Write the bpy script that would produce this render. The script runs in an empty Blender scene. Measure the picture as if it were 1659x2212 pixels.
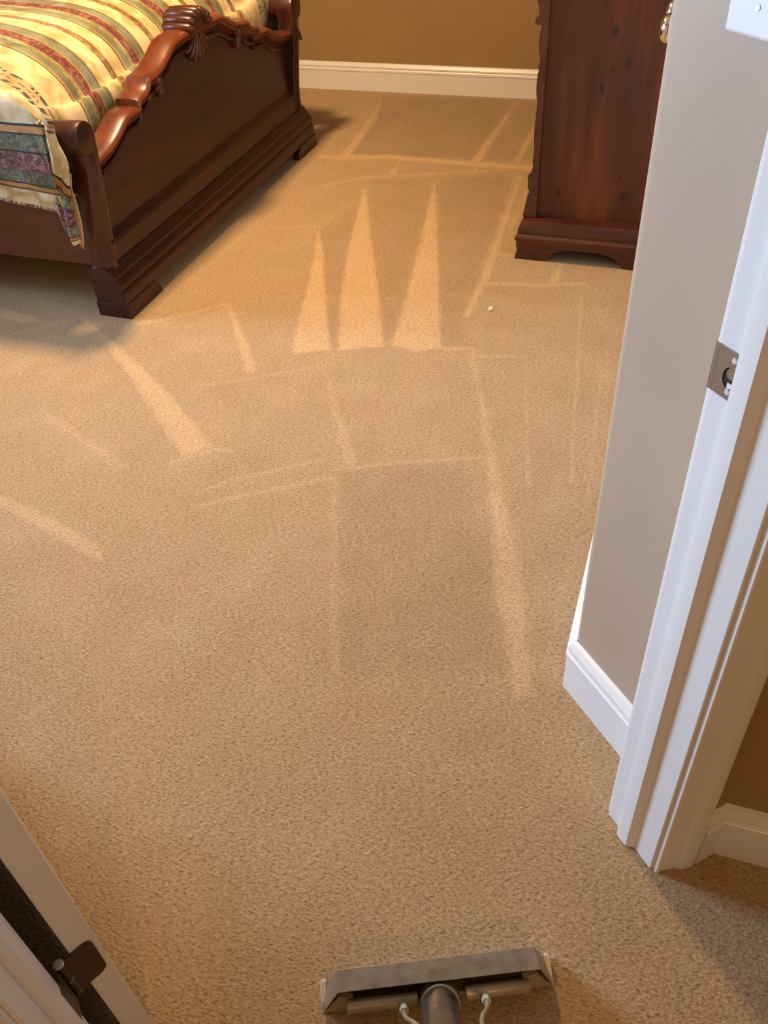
import bpy, math, random
import numpy as np
from mathutils import Vector, Matrix
sc = bpy.context.scene
COL = sc.collection
random.seed(4)

# ------------------------------------------------------------ camera
# world: X runs along the far wall, Y towards it, camera stands over (0,0) in the hall doorway
cam_d = bpy.data.cameras.new('camera')
cam_d.sensor_fit = 'VERTICAL'; cam_d.sensor_height = 24.0; cam_d.sensor_width = 18.0
cam_d.lens = 24.0 * 1879.35 / 2212.0
cam_d.clip_start = 0.02
cam = bpy.data.objects.new('camera', cam_d); COL.objects.link(cam)
R = [[0.946136384239893, -0.1777473079477745, 0.27061381512180926],
     [0.3196170900878979, 0.6461801465949545, -0.693034006287042],
     [-0.05168034579224788, 0.7421974889905264, 0.6681856248041792]]
cam.matrix_world = Matrix(((R[0][0], R[0][1], R[0][2], 0), (R[1][0], R[1][1], R[1][2], 0), (R[2][0], R[2][1], R[2][2], 1.45), (0, 0, 0, 1)))
sc.camera = cam
# ------------------------------------------------------------ view, world, lights
sc.view_settings.view_transform = 'Standard'; sc.view_settings.look = 'None'
sc.view_settings.gamma = 1.0; sc.view_settings.exposure = 0.0
try: sc.view_settings.use_curve_mapping = False
except Exception: pass
w = bpy.data.worlds.new('world'); sc.world = w; w.use_nodes = True
w.node_tree.nodes['Background'].inputs[0].default_value = (0.62, 0.78, 1.0, 1)
w.node_tree.nodes['Background'].inputs[1].default_value = 0.6

def area(name, loc, target, sx, sy, power, col, spread=180):
    d = bpy.data.lights.new(name, 'AREA'); d.shape = 'RECTANGLE'; d.size = sx; d.size_y = sy
    d.energy = power; d.color = col; d.spread = math.radians(spread)
    o = bpy.data.objects.new(name, d); COL.objects.link(o)
    o.location = loc
    o.rotation_euler = (Vector(target) - Vector(loc)).to_track_quat('-Z', 'Y').to_euler()
    return o
WARM = (1.0, 0.66, 0.33)
area('window_daylight', (-4.3, 1.45, 1.65), (0.0, 0.95, 1.15), 1.2, 1.3, 72, (0.50, 0.71, 1.0), 85)
area('ceiling_lamp_light', (-1.92, 2.75, 2.42), (-1.92, 2.75, 0), 0.25, 0.25, 92, WARM)
area('hall_lamp_light', (1.0, -1.4, 2.2), (0.1, 0.6, 0.6), 0.4, 0.4, 18, (1.0, 0.60, 0.27))

# ------------------------------------------------------------ material helpers
def mat(name, base=(0.5, 0.5, 0.5), rough=0.5, metal=0.0, coat=0.0, spec=0.5):
    m = bpy.data.materials.new(name); m.use_nodes = True
    b = m.node_tree.nodes['Principled BSDF']
    b.inputs['Base Color'].default_value = (*base, 1); b.inputs['Roughness'].default_value = rough
    b.inputs['Metallic'].default_value = metal
    b.inputs['Coat Weight'].default_value = coat
    b.inputs['Specular IOR Level'].default_value = spec
    return m
def nd(m, t, **kw):
    n = m.node_tree.nodes.new(t)
    for k, v in kw.items(): setattr(n, k, v)
    return n
def lk(m, a, b): m.node_tree.links.new(a, b)
def bsdf(m): return m.node_tree.nodes['Principled BSDF']
def coords(m, scale=(1, 1, 1), kind='Object', rot=(0, 0, 0)):
    tc = nd(m, 'ShaderNodeTexCoord'); mp = nd(m, 'ShaderNodeMapping')
    mp.inputs['Scale'].default_value = scale; mp.inputs['Rotation'].default_value = rot
    lk(m, tc.outputs[kind], mp.inputs[0]); return mp.outputs[0]
def noise(m, vec, scale, detail=3, rough=0.5):
    n = nd(m, 'ShaderNodeTexNoise'); n.inputs['Scale'].default_value = scale
    n.inputs['Detail'].default_value = detail; n.inputs['Roughness'].default_value = rough
    lk(m, vec, n.inputs['Vector']); return n.outputs['Fac']
def ramp(m, fac, stops, interp='LINEAR'):
    r = nd(m, 'ShaderNodeValToRGB'); cr = r.color_ramp; cr.interpolation = interp
    while len(cr.elements) > 1: cr.elements.remove(cr.elements[-1])
    cr.elements[0].position = stops[0][0]; cr.elements[0].color = (*stops[0][1], 1)
    for p, c in stops[1:]:
        e = cr.elements.new(p); e.color = (*c, 1)
    lk(m, fac, r.inputs[0]); return r.outputs[0]
def mixc(m, fac, a, b, mode='MIX'):
    x = nd(m, 'ShaderNodeMix', data_type='RGBA', blend_type=mode)
    for s, v in ((x.inputs[0], fac), (x.inputs[6], a), (x.inputs[7], b)):
        if hasattr(v, 'links') or isinstance(v, bpy.types.NodeSocket): lk(m, v, s)
        elif isinstance(v, (int, float)): s.default_value = v
        else: s.default_value = (*v, 1)
    return x.outputs[2]
def math_n(m, op, a, b=None, c=None):
    x = nd(m, 'ShaderNodeMath', operation=op)
    for i, v in enumerate((a, b, c)):
        if v is None: continue
        if isinstance(v, bpy.types.NodeSocket): lk(m, v, x.inputs[i])
        else: x.inputs[i].default_value = v
    return x.outputs[0]
def bump(m, h, strength=0.3, dist=0.002):
    b = nd(m, 'ShaderNodeBump'); b.inputs['Strength'].default_value = strength; b.inputs['Distance'].default_value = dist
    lk(m, h, b.inputs['Height']); lk(m, b.outputs[0], bsdf(m).inputs['Normal'])

def paint(name, base, rough=0.55, tex=0.06):
    m = mat(name, base, rough)
    v = coords(m)
    n = noise(m, v, 260, 2); bump(m, n, 0.12, 0.0006)
    n2 = noise(m, v, 2.5, 3)
    c = ramp(m, n2, [(0.3, tuple(x * (1 - tex) for x in base)), (0.7, tuple(min(1, x * (1 + tex)) for x in base))])
    lk(m, c, bsdf(m).inputs['Base Color']); return m
M = {}
M['paint_tan'] = paint('tan wall paint', (0.34, 0.215, 0.095), 0.6)
M['paint_tan_daylit'] = paint('daylit tan wall paint', (0.45, 0.34, 0.243), 0.5)  # greyer copy of the tan paint, cool daylight put into its colour
M['ceiling'] = paint('ceiling paint', (0.75, 0.72, 0.66), 0.8)
M['trim'] = paint('white trim paint', (0.80, 0.79, 0.78), 0.32, 0.015)
M['door'] = paint('white door paint', (0.78, 0.76, 0.72), 0.35, 0.02)
M['plastic_white'] = mat('white switch plastic', (0.85, 0.85, 0.84), 0.3)
M['steel'] = mat('satin nickel', (0.36, 0.33, 0.30), 0.36, 0.9)
M['bronze'] = mat('aged bronze hinge', (0.10, 0.075, 0.05), 0.42, 0.9)
M['pin'] = mat('zinc hinge pin', (0.70, 0.72, 0.70), 0.4, 0.35)
M['brass'] = mat('polished nickel knob', (0.74, 0.69, 0.58), 0.16, 1.0)
M['dark'] = mat('painted hole shade', (0.02, 0.015, 0.012), 0.8)
M['slot'] = mat('slot shadow metal', (0.05, 0.04, 0.03), 0.6, 0.3)
M['mattress'] = mat('cream mattress ticking', (0.7, 0.66, 0.56), 0.9)
M['glide'] = mat('ivory plastic glide', (0.72, 0.66, 0.55), 0.4)
M['lint'] = mat('white lint', (0.85, 0.8, 0.7), 0.9)

def metal_worn(name, base, rough, metal=0.85):
    m = mat(name, base, rough, metal)
    v = coords(m, (1, 1, 1)); n = noise(m, v, 22, 5, 0.6)
    c = ramp(m, n, [(0.3, tuple(x * 0.72 for x in base)), (0.6, base), (0.8, tuple(min(1, x * 1.3) for x in base))])
    lk(m, c, bsdf(m).inputs['Base Color'])
    r = ramp(m, noise(m, v, 60, 3), [(0.3, (rough - 0.08,) * 3), (0.7, (rough + 0.12,) * 3)]); lk(m, r, bsdf(m).inputs['Roughness'])
    bump(m, noise(m, v, 90, 3), 0.12, 0.0005); return m
M['wand_steel'] = metal_worn('brushed stainless hood', (0.42, 0.385, 0.325), 0.42, 0.7)
M['wand_tube'] = metal_worn('worn steel tube', (0.26, 0.21, 0.165), 0.30, 0.85)
M['wand_alloy'] = metal_worn('dull brass alloy pipe', (0.50, 0.44, 0.31), 0.48, 0.45)

def wood(name, dark, mid, light, stretch, scale, rough=0.3, coat=0.35, knots=False, figure=0.5):
    m = mat(name, mid, rough, coat=coat)
    bsdf(m).inputs['Coat Roughness'].default_value = 0.18
    v = coords(m, stretch)
    n = noise(m, v, scale, 6, 0.62)
    c = ramp(m, n, [(0.28, dark), (0.5, mid), (0.74, light)])
    v2 = coords(m, tuple(0.25 + 0.75 * s for s in stretch))
    n2 = noise(m, v2, 3.0, 3, 0.5)
    f = ramp(m, n2, [(0.35, (0.55,) * 3), (0.65, (1.35,) * 3)])
    c = mixc(m, figure, c, f, 'MULTIPLY')
    if knots:
        tc = nd(m, 'ShaderNodeTexCoord'); wob_ = nd(m, 'ShaderNodeVectorMath', operation='ADD')
        ns = nd(m, 'ShaderNodeTexNoise'); ns.inputs['Scale'].default_value = 30; lk(m, tc.outputs['Object'], ns.inputs['Vector'])
        sc_ = nd(m, 'ShaderNodeVectorMath', operation='SCALE'); sc_.inputs['Scale'].default_value = 0.012; lk(m, ns.outputs['Color'], sc_.inputs[0])
        lk(m, tc.outputs['Object'], wob_.inputs[0]); lk(m, sc_.outputs[0], wob_.inputs[1])
        mp_ = nd(m, 'ShaderNodeMapping'); mp_.inputs['Scale'].default_value = (1, 0, 0.6); lk(m, wob_.outputs[0], mp_.inputs[0])
        for kx, kz, kr in KNOTS:
            dn = nd(m, 'ShaderNodeVectorMath', operation='DISTANCE'); lk(m, mp_.outputs[0], dn.inputs[0])
            dn.inputs[1].default_value = (kx + .006, 0, (kz + .006) * 0.6)
            k = ramp(m, math_n(m, 'DIVIDE', dn.outputs['Value'], kr), [(0.0, (0.12,) * 3), (0.35, (0.22,) * 3), (0.8, (0.8,) * 3), (1.0, (1,) * 3)])
            c = mixc(m, 0.9, c, k, 'MULTIPLY')
    lk(m, c, bsdf(m).inputs['Base Color'])
    bump(m, n, 0.06, 0.0008)
    return m
KNOTS = [(-0.305, 0.735, .013), (-0.256, 0.649, .012), (-0.33, 0.571, .012), (-0.302, 0.624, .008), (-0.219, 0.233, .016), (-0.440, 0.226, .013), (-0.253, 0.548, .007), (-0.24, 0.30, .006)]
D, MI, L = (0.016, 0.0030, 0.0013), (0.038, 0.0070, 0.0022), (0.066, 0.0120, 0.0034)  # cherry darkened: shade on the footboard face is put into these tones
M['bed_wood_y'] = wood('shaded cherry bed wood', D, MI, L, (1, 0.12, 1), 26, 0.42, 0.12)
M['bed_wood_z'] = wood('shaded cherry post wood', D, MI, L, (1, 1, 0.12), 26, 0.36, 0.2)
M['bed_carved'] = wood('carved cherry wood', (0.03, 0.007, 0.003), (0.075, 0.017, 0.007), (0.11, 0.026, 0.010), (1, 0.3, 1), 24, 0.34, 0.3)
M['bed_wood_x'] = wood('cherry side rail wood', (0.06, 0.017, 0.009), (0.09, 0.026, 0.013), (0.115, 0.034, 0.017), (0.1, 1, 1), 20, 0.45, 0.1)
M['bed_cap'] = wood('cherry cap rail wood', (0.075, 0.015, 0.006), (0.130, 0.027, 0.009), (0.18, 0.040, 0.013), (1, 0.15, 1), 22, 0.36, 0.3)
M['dresser_side'] = wood('knotty cherry side panel', (0.038, 0.0075, 0.0016), (0.095, 0.020, 0.003), (0.22, 0.060, 0.006), (1, 1, 0.1), 11, 0.5, 0.04, True, 0.75)
M['dresser_trim'] = wood('dark cherry moulding', (0.035, 0.008, 0.004), (0.068, 0.016, 0.007), (0.10, 0.024, 0.010), (0.15, 0.15, 1), 20, 0.33, 0.3)

# ------------------------------------------------------------ object helpers
def obj(name, verts, faces, m, parent=None, smooth=False, loc=None, rotz=0.0, mats=None, midx=None):
    me = bpy.data.meshes.new(name); me.from_pydata([tuple(v) for v in verts], [], [tuple(f) for f in faces]); me.update()
    if mats:
        for k in mats: me.materials.append(k)
        me.polygons.foreach_set('material_index', midx)
    else: me.materials.append(m)
    o = bpy.data.objects.new(name, me); COL.objects.link(o)
    if parent: o.parent = parent
    if loc: o.location = loc
    o.rotation_euler[2] = rotz
    if smooth: shade(o, smooth)
    return o
def shade(o, ang=40):
    me = o.data
    a = math.radians(ang if isinstance(ang, (int, float)) and ang is not True else 40)
    me.polygons.foreach_set('use_smooth', [True] * len(me.polygons))
    import bmesh
    bm = bmesh.new(); bm.from_mesh(me)
    for e in bm.edges:
        if len(e.link_faces) == 2 and e.link_faces[0].normal.angle(e.link_faces[1].normal, 0) > a: e.smooth = False
    bm.to_mesh(me); bm.free()
def empty(name, loc, rotz=0.0):
    o = bpy.data.objects.new(name, None); COL.objects.link(o); o.location = loc; o.rotation_euler[2] = rotz
    o.empty_display_size = 0.05; return o
def tag(o, label=None, cat=None, group=None, kind=None):
    if label: o['label'] = label
    if cat: o['category'] = cat
    if group: o['group'] = group
    if kind: o['kind'] = kind
    return o
class G:  # geometry collector
    def __init__(s): s.v = []; s.f = []; s.mi = []
    def add(s, v, f, mi=0):
        n = len(s.v); s.v += [tuple(x) for x in v]; s.f += [tuple(i + n for i in q) for q in f]; s.mi += [mi] * len(f); return s
    def box(s, a, b, mi=0):
        x0, y0, z0 = a; x1, y1, z1 = b
        return s.add([(x0, y0, z0), (x1, y0, z0), (x1, y1, z0), (x0, y1, z0), (x0, y0, z1), (x1, y0, z1), (x1, y1, z1), (x0, y1, z1)],
                     [(0, 3, 2, 1), (4, 5, 6, 7), (0, 1, 5, 4), (1, 2, 6, 5), (2, 3, 7, 6), (3, 0, 4, 7)], mi)
    def prism(s, poly, z0, z1, axis='z', mi=0):
        """poly CCW seen from +axis; axis z:(x,y) x:(y,z) y:(z,x)"""
        n = len(poly)
        def P(p, t): return {'z': (p[0], p[1], t), 'x': (t, p[0], p[1]), 'y': (p[1], t, p[0])}[axis]
        v = [P(p, z0) for p in poly] + [P(p, z1) for p in poly]
        f = [tuple(range(n - 1, -1, -1)), tuple(range(n, 2 * n))] + [(i, (i + 1) % n, n + (i + 1) % n, n + i) for i in range(n)]
        return s.add(v, f, mi)
    def tube(s, pts, rad, seg=16, caps=True, mi=0):
        pts = [Vector(p) for p in pts]; k = len(pts)
        rads = rad if isinstance(rad, (list, tuple)) else [rad] * k
        v = []; prev = None
        for i, p in enumerate(pts):
            t = (pts[min(i + 1, k - 1)] - pts[max(i - 1, 0)]).normalized()
            if prev is None:
                up = Vector((0, 0, 1)) if abs(t.z) < 0.9 else Vector((1, 0, 0)); a = t.cross(up).normalized()
            else: a = (prev - t * prev.dot(t)).normalized()
            prev = a; b = t.cross(a)
            for j in range(seg):
                q = 2 * math.pi * j / seg; v.append(p + (a * math.cos(q) + b * math.sin(q)) * rads[i])
        f = [(i * seg + j, i * seg + (j + 1) % seg, (i + 1) * seg + (j + 1) % seg, (i + 1) * seg + j) for i in range(k - 1) for j in range(seg)]
        if caps: f += [tuple(range(seg - 1, -1, -1)), tuple((k - 1) * seg + j for j in range(seg))]
        return s.add(v, f, mi)
    def obj(s, name, m, parent=None, smooth=False, bevel=0, **kw):
        o = obj(name, s.v, s.f, m, parent, smooth, **kw)
        import bmesh
        bm = bmesh.new(); bm.from_mesh(o.data); bmesh.ops.recalc_face_normals(bm, faces=bm.faces)
        bm.to_mesh(o.data); bm.free()
        if bevel:
            b = o.modifiers.new('bevel', 'BEVEL'); b.width = bevel; b.segments = 2; b.limit_method = 'ANGLE'; b.angle_limit = math.radians(35)
        return o
S2 = math.sqrt(0.5)
def UN(u, n): return ((u - n) * S2, (u + n) * S2)     # the doorway stands at 45 degrees to the room
Q45 = math.pi / 4
def sweep_profile(prof, path, closed=False):
    """prof: [(out, z)], path: [(x,y)] with 'out' to the LEFT of travel; mitred"""
    n = len(path); rows = []
    P = [Vector((p[0], p[1])) for p in path]
    for i in range(n):
        d0 = (P[i] - P[i - 1]).normalized() if i > 0 else None
        d1 = (P[i + 1] - P[i]).normalized() if i < n - 1 else None
        if d0 is None: d0 = d1
        if d1 is None: d1 = d0
        n0 = Vector((-d0.y, d0.x)); n1 = Vector((-d1.y, d1.x)); m = (n0 + n1); m = m / m.dot(n0) if m.length > 1e-6 else n0
        rows.append([(P[i].x + m.x * o, P[i].y + m.y * o, z) for o, z in prof])
    k = len(prof); v = [q for r in rows for q in r]
    f = [(i * k + j, i * k + (j + 1) % k, (i + 1) * k + (j + 1) % k, (i + 1) * k + j) for i in range(n - 1) for j in range(k)]
    f += [tuple(range(k)), tuple((n - 1) * k + j for j in range(k - 1, -1, -1))]
    return v, f
BB = [(0, 0), (0.0150, 0), (0.0150, 0.093), (0.0172, 0.096), (0.0172, 0.104), (0.0140, 0.1065), (0.0122, 0.110), (0.0122, 0.1125), (0.0145, 0.1145), (0.0140, 0.121), (0.0105, 0.127), (0.0070, 0.133), (0.0, 0.137)]
def baseboard(name, path):
    v, f = sweep_profile(BB, path); g = G().add(v, f); o = g.obj(name, M['trim'], smooth=25); return tag(o, kind='structure')
# ------------------------------------------------------------ floor: cut-pile carpet with extraction stroke marks
MARK_POLYS=[
 (1,0.008,[(-1.367, 3.001), (-1.275, 2.823), (-1.152, 2.53), (-1.02, 2.231), (-0.993, 2.188), (-1.106, 2.135), (-1.158, 2.293), (-1.216, 2.516), (-1.296, 2.783)]),
 (1,0.008,[(-1.336, 3.469), (-1.177, 3.072), (-1.017, 2.691), (-0.843, 2.259), (-0.833, 2.248), (-0.972, 2.188), (-1.09, 2.528), (-1.19, 2.861), (-1.272, 3.195)]),
 (1,0.008,[(-1.054, 3.566), (-0.907, 3.091), (-0.783, 2.678), (-0.668, 2.302), (-0.657, 2.28), (-0.726, 2.243), (-0.821, 2.259), (-0.85, 2.479), (-0.894, 2.719), (-0.972, 3.133)]),
 (0.8,0.01,[(-0.712, 3.726), (-0.69, 3.552), (-0.659, 3.182), (-0.624, 2.777), (-0.626, 2.488), (-0.642, 2.472), (-0.652, 2.771), (-0.687, 3.176), (-0.707, 3.548)]),
 (0.4,0.012,[(-0.66, 3.602), (-0.639, 3.557), (-0.626, 3.193), (-0.624, 3.049), (-0.655, 3.23), (-0.661, 3.409)]),
 (0.75,0.008,[(-0.402, 2.937), (-0.382, 2.798), (-0.417, 2.755)]),
 (0.7,0.014,[(-0.545, 2.225), (-0.515, 2.161), (-0.456, 2.011), (-0.36, 1.756), (-0.269, 1.519), (-0.2, 1.336), (-0.179, 1.26), (-0.139, 1.115), (-0.125, 1.066), (-0.159, 1.056), (-0.177, 1.103), (-0.211, 1.207), (-0.25, 1.288), (-0.322, 1.551), (-0.381, 1.741), (-0.453, 1.961)]),
 (0.55,0.01,[(-0.968, 2.071), (-0.906, 1.961), (-0.79, 1.791), (-0.719, 1.664), (-0.749, 1.646), (-0.859, 1.855)]),
 (0.9,0.012,[(-1.789, 2.091), (-1.705, 2.054), (-1.546, 1.948), (-1.384, 1.834), (-1.227, 1.711), (-1.136, 1.632), (-1.198, 1.575), (-1.281, 1.649), (-1.416, 1.773), (-1.613, 1.942)]),
 (0.75,0.01,[(-1.456, 2.378), (-1.402, 2.322), (-1.267, 2.147), (-1.175, 2.011), (-1.198, 1.995), (-1.325, 2.183)]),
 (0.4,0.016,[(-1.731, 1.67), (-1.542, 1.592), (-1.402, 1.534), (-1.322, 1.499), (-1.342, 1.477), (-1.452, 1.532), (-1.627, 1.604)]),
 (0.65,0.012,[(-1.644, 1.311), (-1.446, 1.268), (-1.3, 1.227), (-1.209, 1.193), (-1.189, 1.158), (-1.279, 1.177), (-1.412, 1.219), (-1.613, 1.271)]),
 (0.9,0.012,[(-2.336, 2.178), (-2.115, 2.146), (-2.017, 2.108), (-2.097, 2.095), (-2.28, 2.107)]),
 (0.8,0.01,[(-1.643, 4.602), (-1.562, 4.278), (-1.538, 3.99), (-1.524, 3.78), (-1.573, 3.753), (-1.576, 3.984), (-1.606, 4.27)]),
 (0.85,0.01,[(-0.934, 4.652), (-0.925, 4.161), (-0.92, 3.818), (-0.96, 3.81), (-0.953, 4.156)]),
 (0.8,0.01,[(-1.275, 3.751), (-1.249, 3.612), (-1.277, 3.586)]),
 (0.3,0.02,[(-0.114, 1.448), (-0.105, 1.288), (-0.094, 1.172), (-0.108, 1.143), (-0.125, 1.306)]),
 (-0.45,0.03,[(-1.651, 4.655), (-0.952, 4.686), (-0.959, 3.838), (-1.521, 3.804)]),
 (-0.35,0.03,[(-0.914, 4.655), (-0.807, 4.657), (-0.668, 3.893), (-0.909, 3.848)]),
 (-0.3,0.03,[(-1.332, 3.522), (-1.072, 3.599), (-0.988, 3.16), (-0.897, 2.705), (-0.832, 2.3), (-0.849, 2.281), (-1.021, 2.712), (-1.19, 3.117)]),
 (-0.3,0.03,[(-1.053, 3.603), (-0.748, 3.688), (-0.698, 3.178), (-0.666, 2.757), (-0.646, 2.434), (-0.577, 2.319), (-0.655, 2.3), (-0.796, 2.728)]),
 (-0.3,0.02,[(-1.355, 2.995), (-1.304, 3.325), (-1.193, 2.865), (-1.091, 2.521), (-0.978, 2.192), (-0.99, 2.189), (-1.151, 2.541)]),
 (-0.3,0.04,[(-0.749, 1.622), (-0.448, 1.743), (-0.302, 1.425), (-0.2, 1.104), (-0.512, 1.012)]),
]
MARK_LINES=[
 (0.55,0.012,[(-0.623, 2.725), (-0.411, 2.757), (-0.301, 2.799)]),
 (0.5,0.012,[(-0.639, 2.955), (-0.568, 2.952)]),
 (0.5,0.009,[(-0.552, 2.255), (-0.392, 2.295)]),
 (0.3,0.006,[(-0.392, 2.295), (-0.348, 2.077), (-0.265, 1.695)]),
 (0.45,0.01,[(-0.655, 2.272), (-0.564, 2.302)]),
 (0.45,0.009,[(-0.564, 2.302), (-0.543, 2.217)]),
 (0.4,0.008,[(-0.754, 1.633), (-0.614, 1.7), (-0.406, 1.778)]),
 (0.38,0.008,[(-1.08, 1.443), (-1.019, 1.516), (-0.914, 1.587), (-0.811, 1.662)]),
 (0.42,0.009,[(-1.056, 1.397), (-0.978, 1.454), (-0.883, 1.516), (-0.76, 1.599)]),
 (0.3,0.008,[(-0.755, 1.597), (-0.681, 1.401), (-0.612, 1.217), (-0.526, 1.008)]),
 (0.4,0.006,[(-0.294, 2.707), (-0.24, 2.322), (-0.189, 1.93), (-0.163, 1.739)]),
 (0.3,0.006,[(-0.162, 2.273), (-0.138, 1.991), (-0.118, 1.786), (-0.112, 1.628)]),
 (0.25,0.005,[(-0.142, 2.426), (-0.166, 2.42), (-0.127, 2.11)]),
 (0.25,0.005,[(-0.273, 2.622), (-0.155, 2.637)]),
 (0.5,0.009,[(-1.208, 1.539), (-1.117, 1.629), (-1.072, 1.628)]),
 (0.4,0.009,[(-1.92, 2.186), (-1.774, 2.079)]),
 (0.4,0.01,[(-1.692, 2.183), (-1.623, 2.231), (-1.459, 2.378)]),
 (0.3,0.009,[(-1.314, 1.9), (-1.229, 1.942), (-0.982, 2.094)]),
 (0.3,0.01,[(-2.126, 1.982), (-2.013, 2.083), (-1.91, 2.182)]),
 (0.75,0.028,[(-1.635, 3.747), (-1.334, 3.803), (-1.036, 3.79), (-0.658, 3.79)]),
 (0.5,0.016,[(-0.764, 4.279), (-0.761, 3.853)]),
 (0.4,0.014,[(-1.513, 3.434), (-1.36, 3.554), (-1.101, 3.641), (-0.922, 3.702), (-0.745, 3.768)]),
 (0.5,0.013,[(-0.918, 3.741), (-0.924, 3.686)]),
 (0.2,0.008,[(-1.654, 2.94), (-1.378, 3.042)]),
 (0.3,0.01,[(-0.727, 3.734), (-0.703, 3.4)]),
]

def build_floor():
    fx = lambda a, b, st: list(np.arange(a, b, st))
    xs = np.array(fx(-4.25, -2.45, 0.15) + fx(-2.45, 0.12, 0.0065) + fx(0.12, 2.7, 0.12) + [2.7])
    ys = np.array(fx(-2.2, 0.55, 0.11) + fx(0.55, 4.72, 0.0065) + fx(4.72, 5.6, 0.2) + [5.6])
    X, Y = np.meshgrid(xs, ys)
    val = np.zeros_like(X)
    wob = 0.45 * (0.004 * np.sin(X * 61 + 3 * np.sin(Y * 23)) + 0.003 * np.sin(Y * 83 + 2 * np.sin(X * 37)) + 0.0025 * np.sin(X * 190 + Y * 160))
    def seg_d(px, py, a, b):
        ax, ay = a; bx, by = b; dx, dy = bx - ax, by - ay; L2 = dx * dx + dy * dy + 1e-12
        t = np.clip(((px - ax) * dx + (py - ay) * dy) / L2, 0, 1)
        return np.hypot(px - ax - t * dx, py - ay - t * dy)
    def region(pts, pad):
        a = np.array(pts); i0 = np.searchsorted(xs, a[:, 0].min() - pad); i1 = np.searchsorted(xs, a[:, 0].max() + pad)
        j0 = np.searchsorted(ys, a[:, 1].min() - pad); j1 = np.searchsorted(ys, a[:, 1].max() + pad)
        return slice(j0, j1), slice(i0, i1)
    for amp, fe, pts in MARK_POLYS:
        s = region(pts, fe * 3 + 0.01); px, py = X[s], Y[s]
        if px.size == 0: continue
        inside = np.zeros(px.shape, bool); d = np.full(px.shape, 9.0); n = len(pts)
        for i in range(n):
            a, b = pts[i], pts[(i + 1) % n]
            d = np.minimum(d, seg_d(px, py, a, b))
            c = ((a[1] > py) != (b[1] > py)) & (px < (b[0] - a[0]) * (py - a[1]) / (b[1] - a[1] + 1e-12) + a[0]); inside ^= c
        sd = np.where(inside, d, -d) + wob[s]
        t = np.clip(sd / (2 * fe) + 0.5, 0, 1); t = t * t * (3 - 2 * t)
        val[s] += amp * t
    for amp, wd, pts in MARK_LINES:
        s = region(pts, wd * 3 + 0.01); px, py = X[s], Y[s]
        if px.size == 0: continue
        d = np.full(px.shape, 9.0)
        for i in range(len(pts) - 1): d = np.minimum(d, seg_d(px, py, pts[i], pts[i + 1]))
        d = d + np.abs(wob[s]) * 0.6
        t = np.clip(1.5 - d / wd, 0, 1); t = t * t * (3 - 2 * t)
        val[s] = np.maximum(val[s], val[s] * (1 - t) + amp * t)
    ny, nx = X.shape
    me = bpy.data.meshes.new('floor')
    v = np.stack([X.ravel(), Y.ravel(), np.zeros(X.size)], 1).astype(np.float32)
    idx = (np.arange(ny - 1)[:, None] * nx + np.arange(nx - 1)[None, :]).ravel()
    quads = np.stack([idx, idx + 1, idx + nx + 1, idx + nx], 1).astype(np.int32)
    me.vertices.add(len(v)); me.vertices.foreach_set('co', v.ravel())
    me.loops.add(quads.size); me.loops.foreach_set('vertex_index', quads.ravel())
    me.polygons.add(len(quads)); me.polygons.foreach_set('loop_start', np.arange(0, quads.size, 4, dtype=np.int32))
    me.polygons.foreach_set('loop_total', np.full(len(quads), 4, dtype=np.int32))
    me.update(calc_edges=True)
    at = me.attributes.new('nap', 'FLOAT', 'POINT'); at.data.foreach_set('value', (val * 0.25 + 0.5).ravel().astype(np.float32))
    m = mat('beige cut pile carpet', (0.5, 0.36, 0.24), 0.95, spec=0.15)
    m.node_tree.nodes['Principled BSDF'].inputs['Sheen Weight'].default_value = 0.25
    bsdf(m).inputs['Sheen Tint'].default_value = (1, 0.85, 0.65, 1)
    vo = coords(m, (1, 1, 1), rot=(0, 0, 0.36)); vs = coords(m, (0.62, 1.25, 1), rot=(0, 0, 0.36))
    a = nd(m, 'ShaderNodeAttribute', attribute_name='nap')
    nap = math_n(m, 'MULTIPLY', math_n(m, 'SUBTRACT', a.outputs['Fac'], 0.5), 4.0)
    tuft = noise(m, vs, 215, 2, 0.55)
    tuft2 = noise(m, vs, 120, 3, 0.65)
    pits = ramp(m, tuft, [(0.31, (0.38, 0.34, 0.29)), (0.40, (0.82, 0.80, 0.77)), (0.55, (1, 1, 1)), (0.74, (1.28, 1.27, 1.25))])
    base = ramp(m, noise(m, vo, 7, 4, 0.55), [(0.3, CARPET_A), (0.55, CARPET_B), (0.75, CARPET_C)])
    c = mixc(m, 0.85, base, pits, 'MULTIPLY')
    c = mixc(m, 0.6, c, ramp(m, tuft2, [(0.32, (0.72,) * 3), (0.68, (1.2,) * 3)]), 'MULTIPLY')
    c = mixc(m, 1.0, c, ramp(m, noise(m, coords(m, (1.0, 0.7, 1), rot=(0, 0, 0.6)), 5.5, 3, 0.6), [(0.35, (1.02, 0.985, 0.99)), (0.5, (1, 1, 1)), (0.65, (0.975, 0.99, 0.95))]), 'MULTIPLY')
    # pile brushed the other way reads paler: nap direction, follows the stroke shapes
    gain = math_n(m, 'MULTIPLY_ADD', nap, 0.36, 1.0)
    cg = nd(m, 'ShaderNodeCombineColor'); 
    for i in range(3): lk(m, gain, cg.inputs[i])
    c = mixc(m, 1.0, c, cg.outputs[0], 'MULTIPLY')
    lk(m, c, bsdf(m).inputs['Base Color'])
    h = math_n(m, 'ADD', math_n(m, 'MULTIPLY', tuft, 1.0), math_n(m, 'MULTIPLY', tuft2, 1.0))
    bump(m, h, 0.5, 0.005)
    me.materials.append(m)
    o = bpy.data.objects.new('floor', me); COL.objects.link(o); tag(o, kind='structure')
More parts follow.
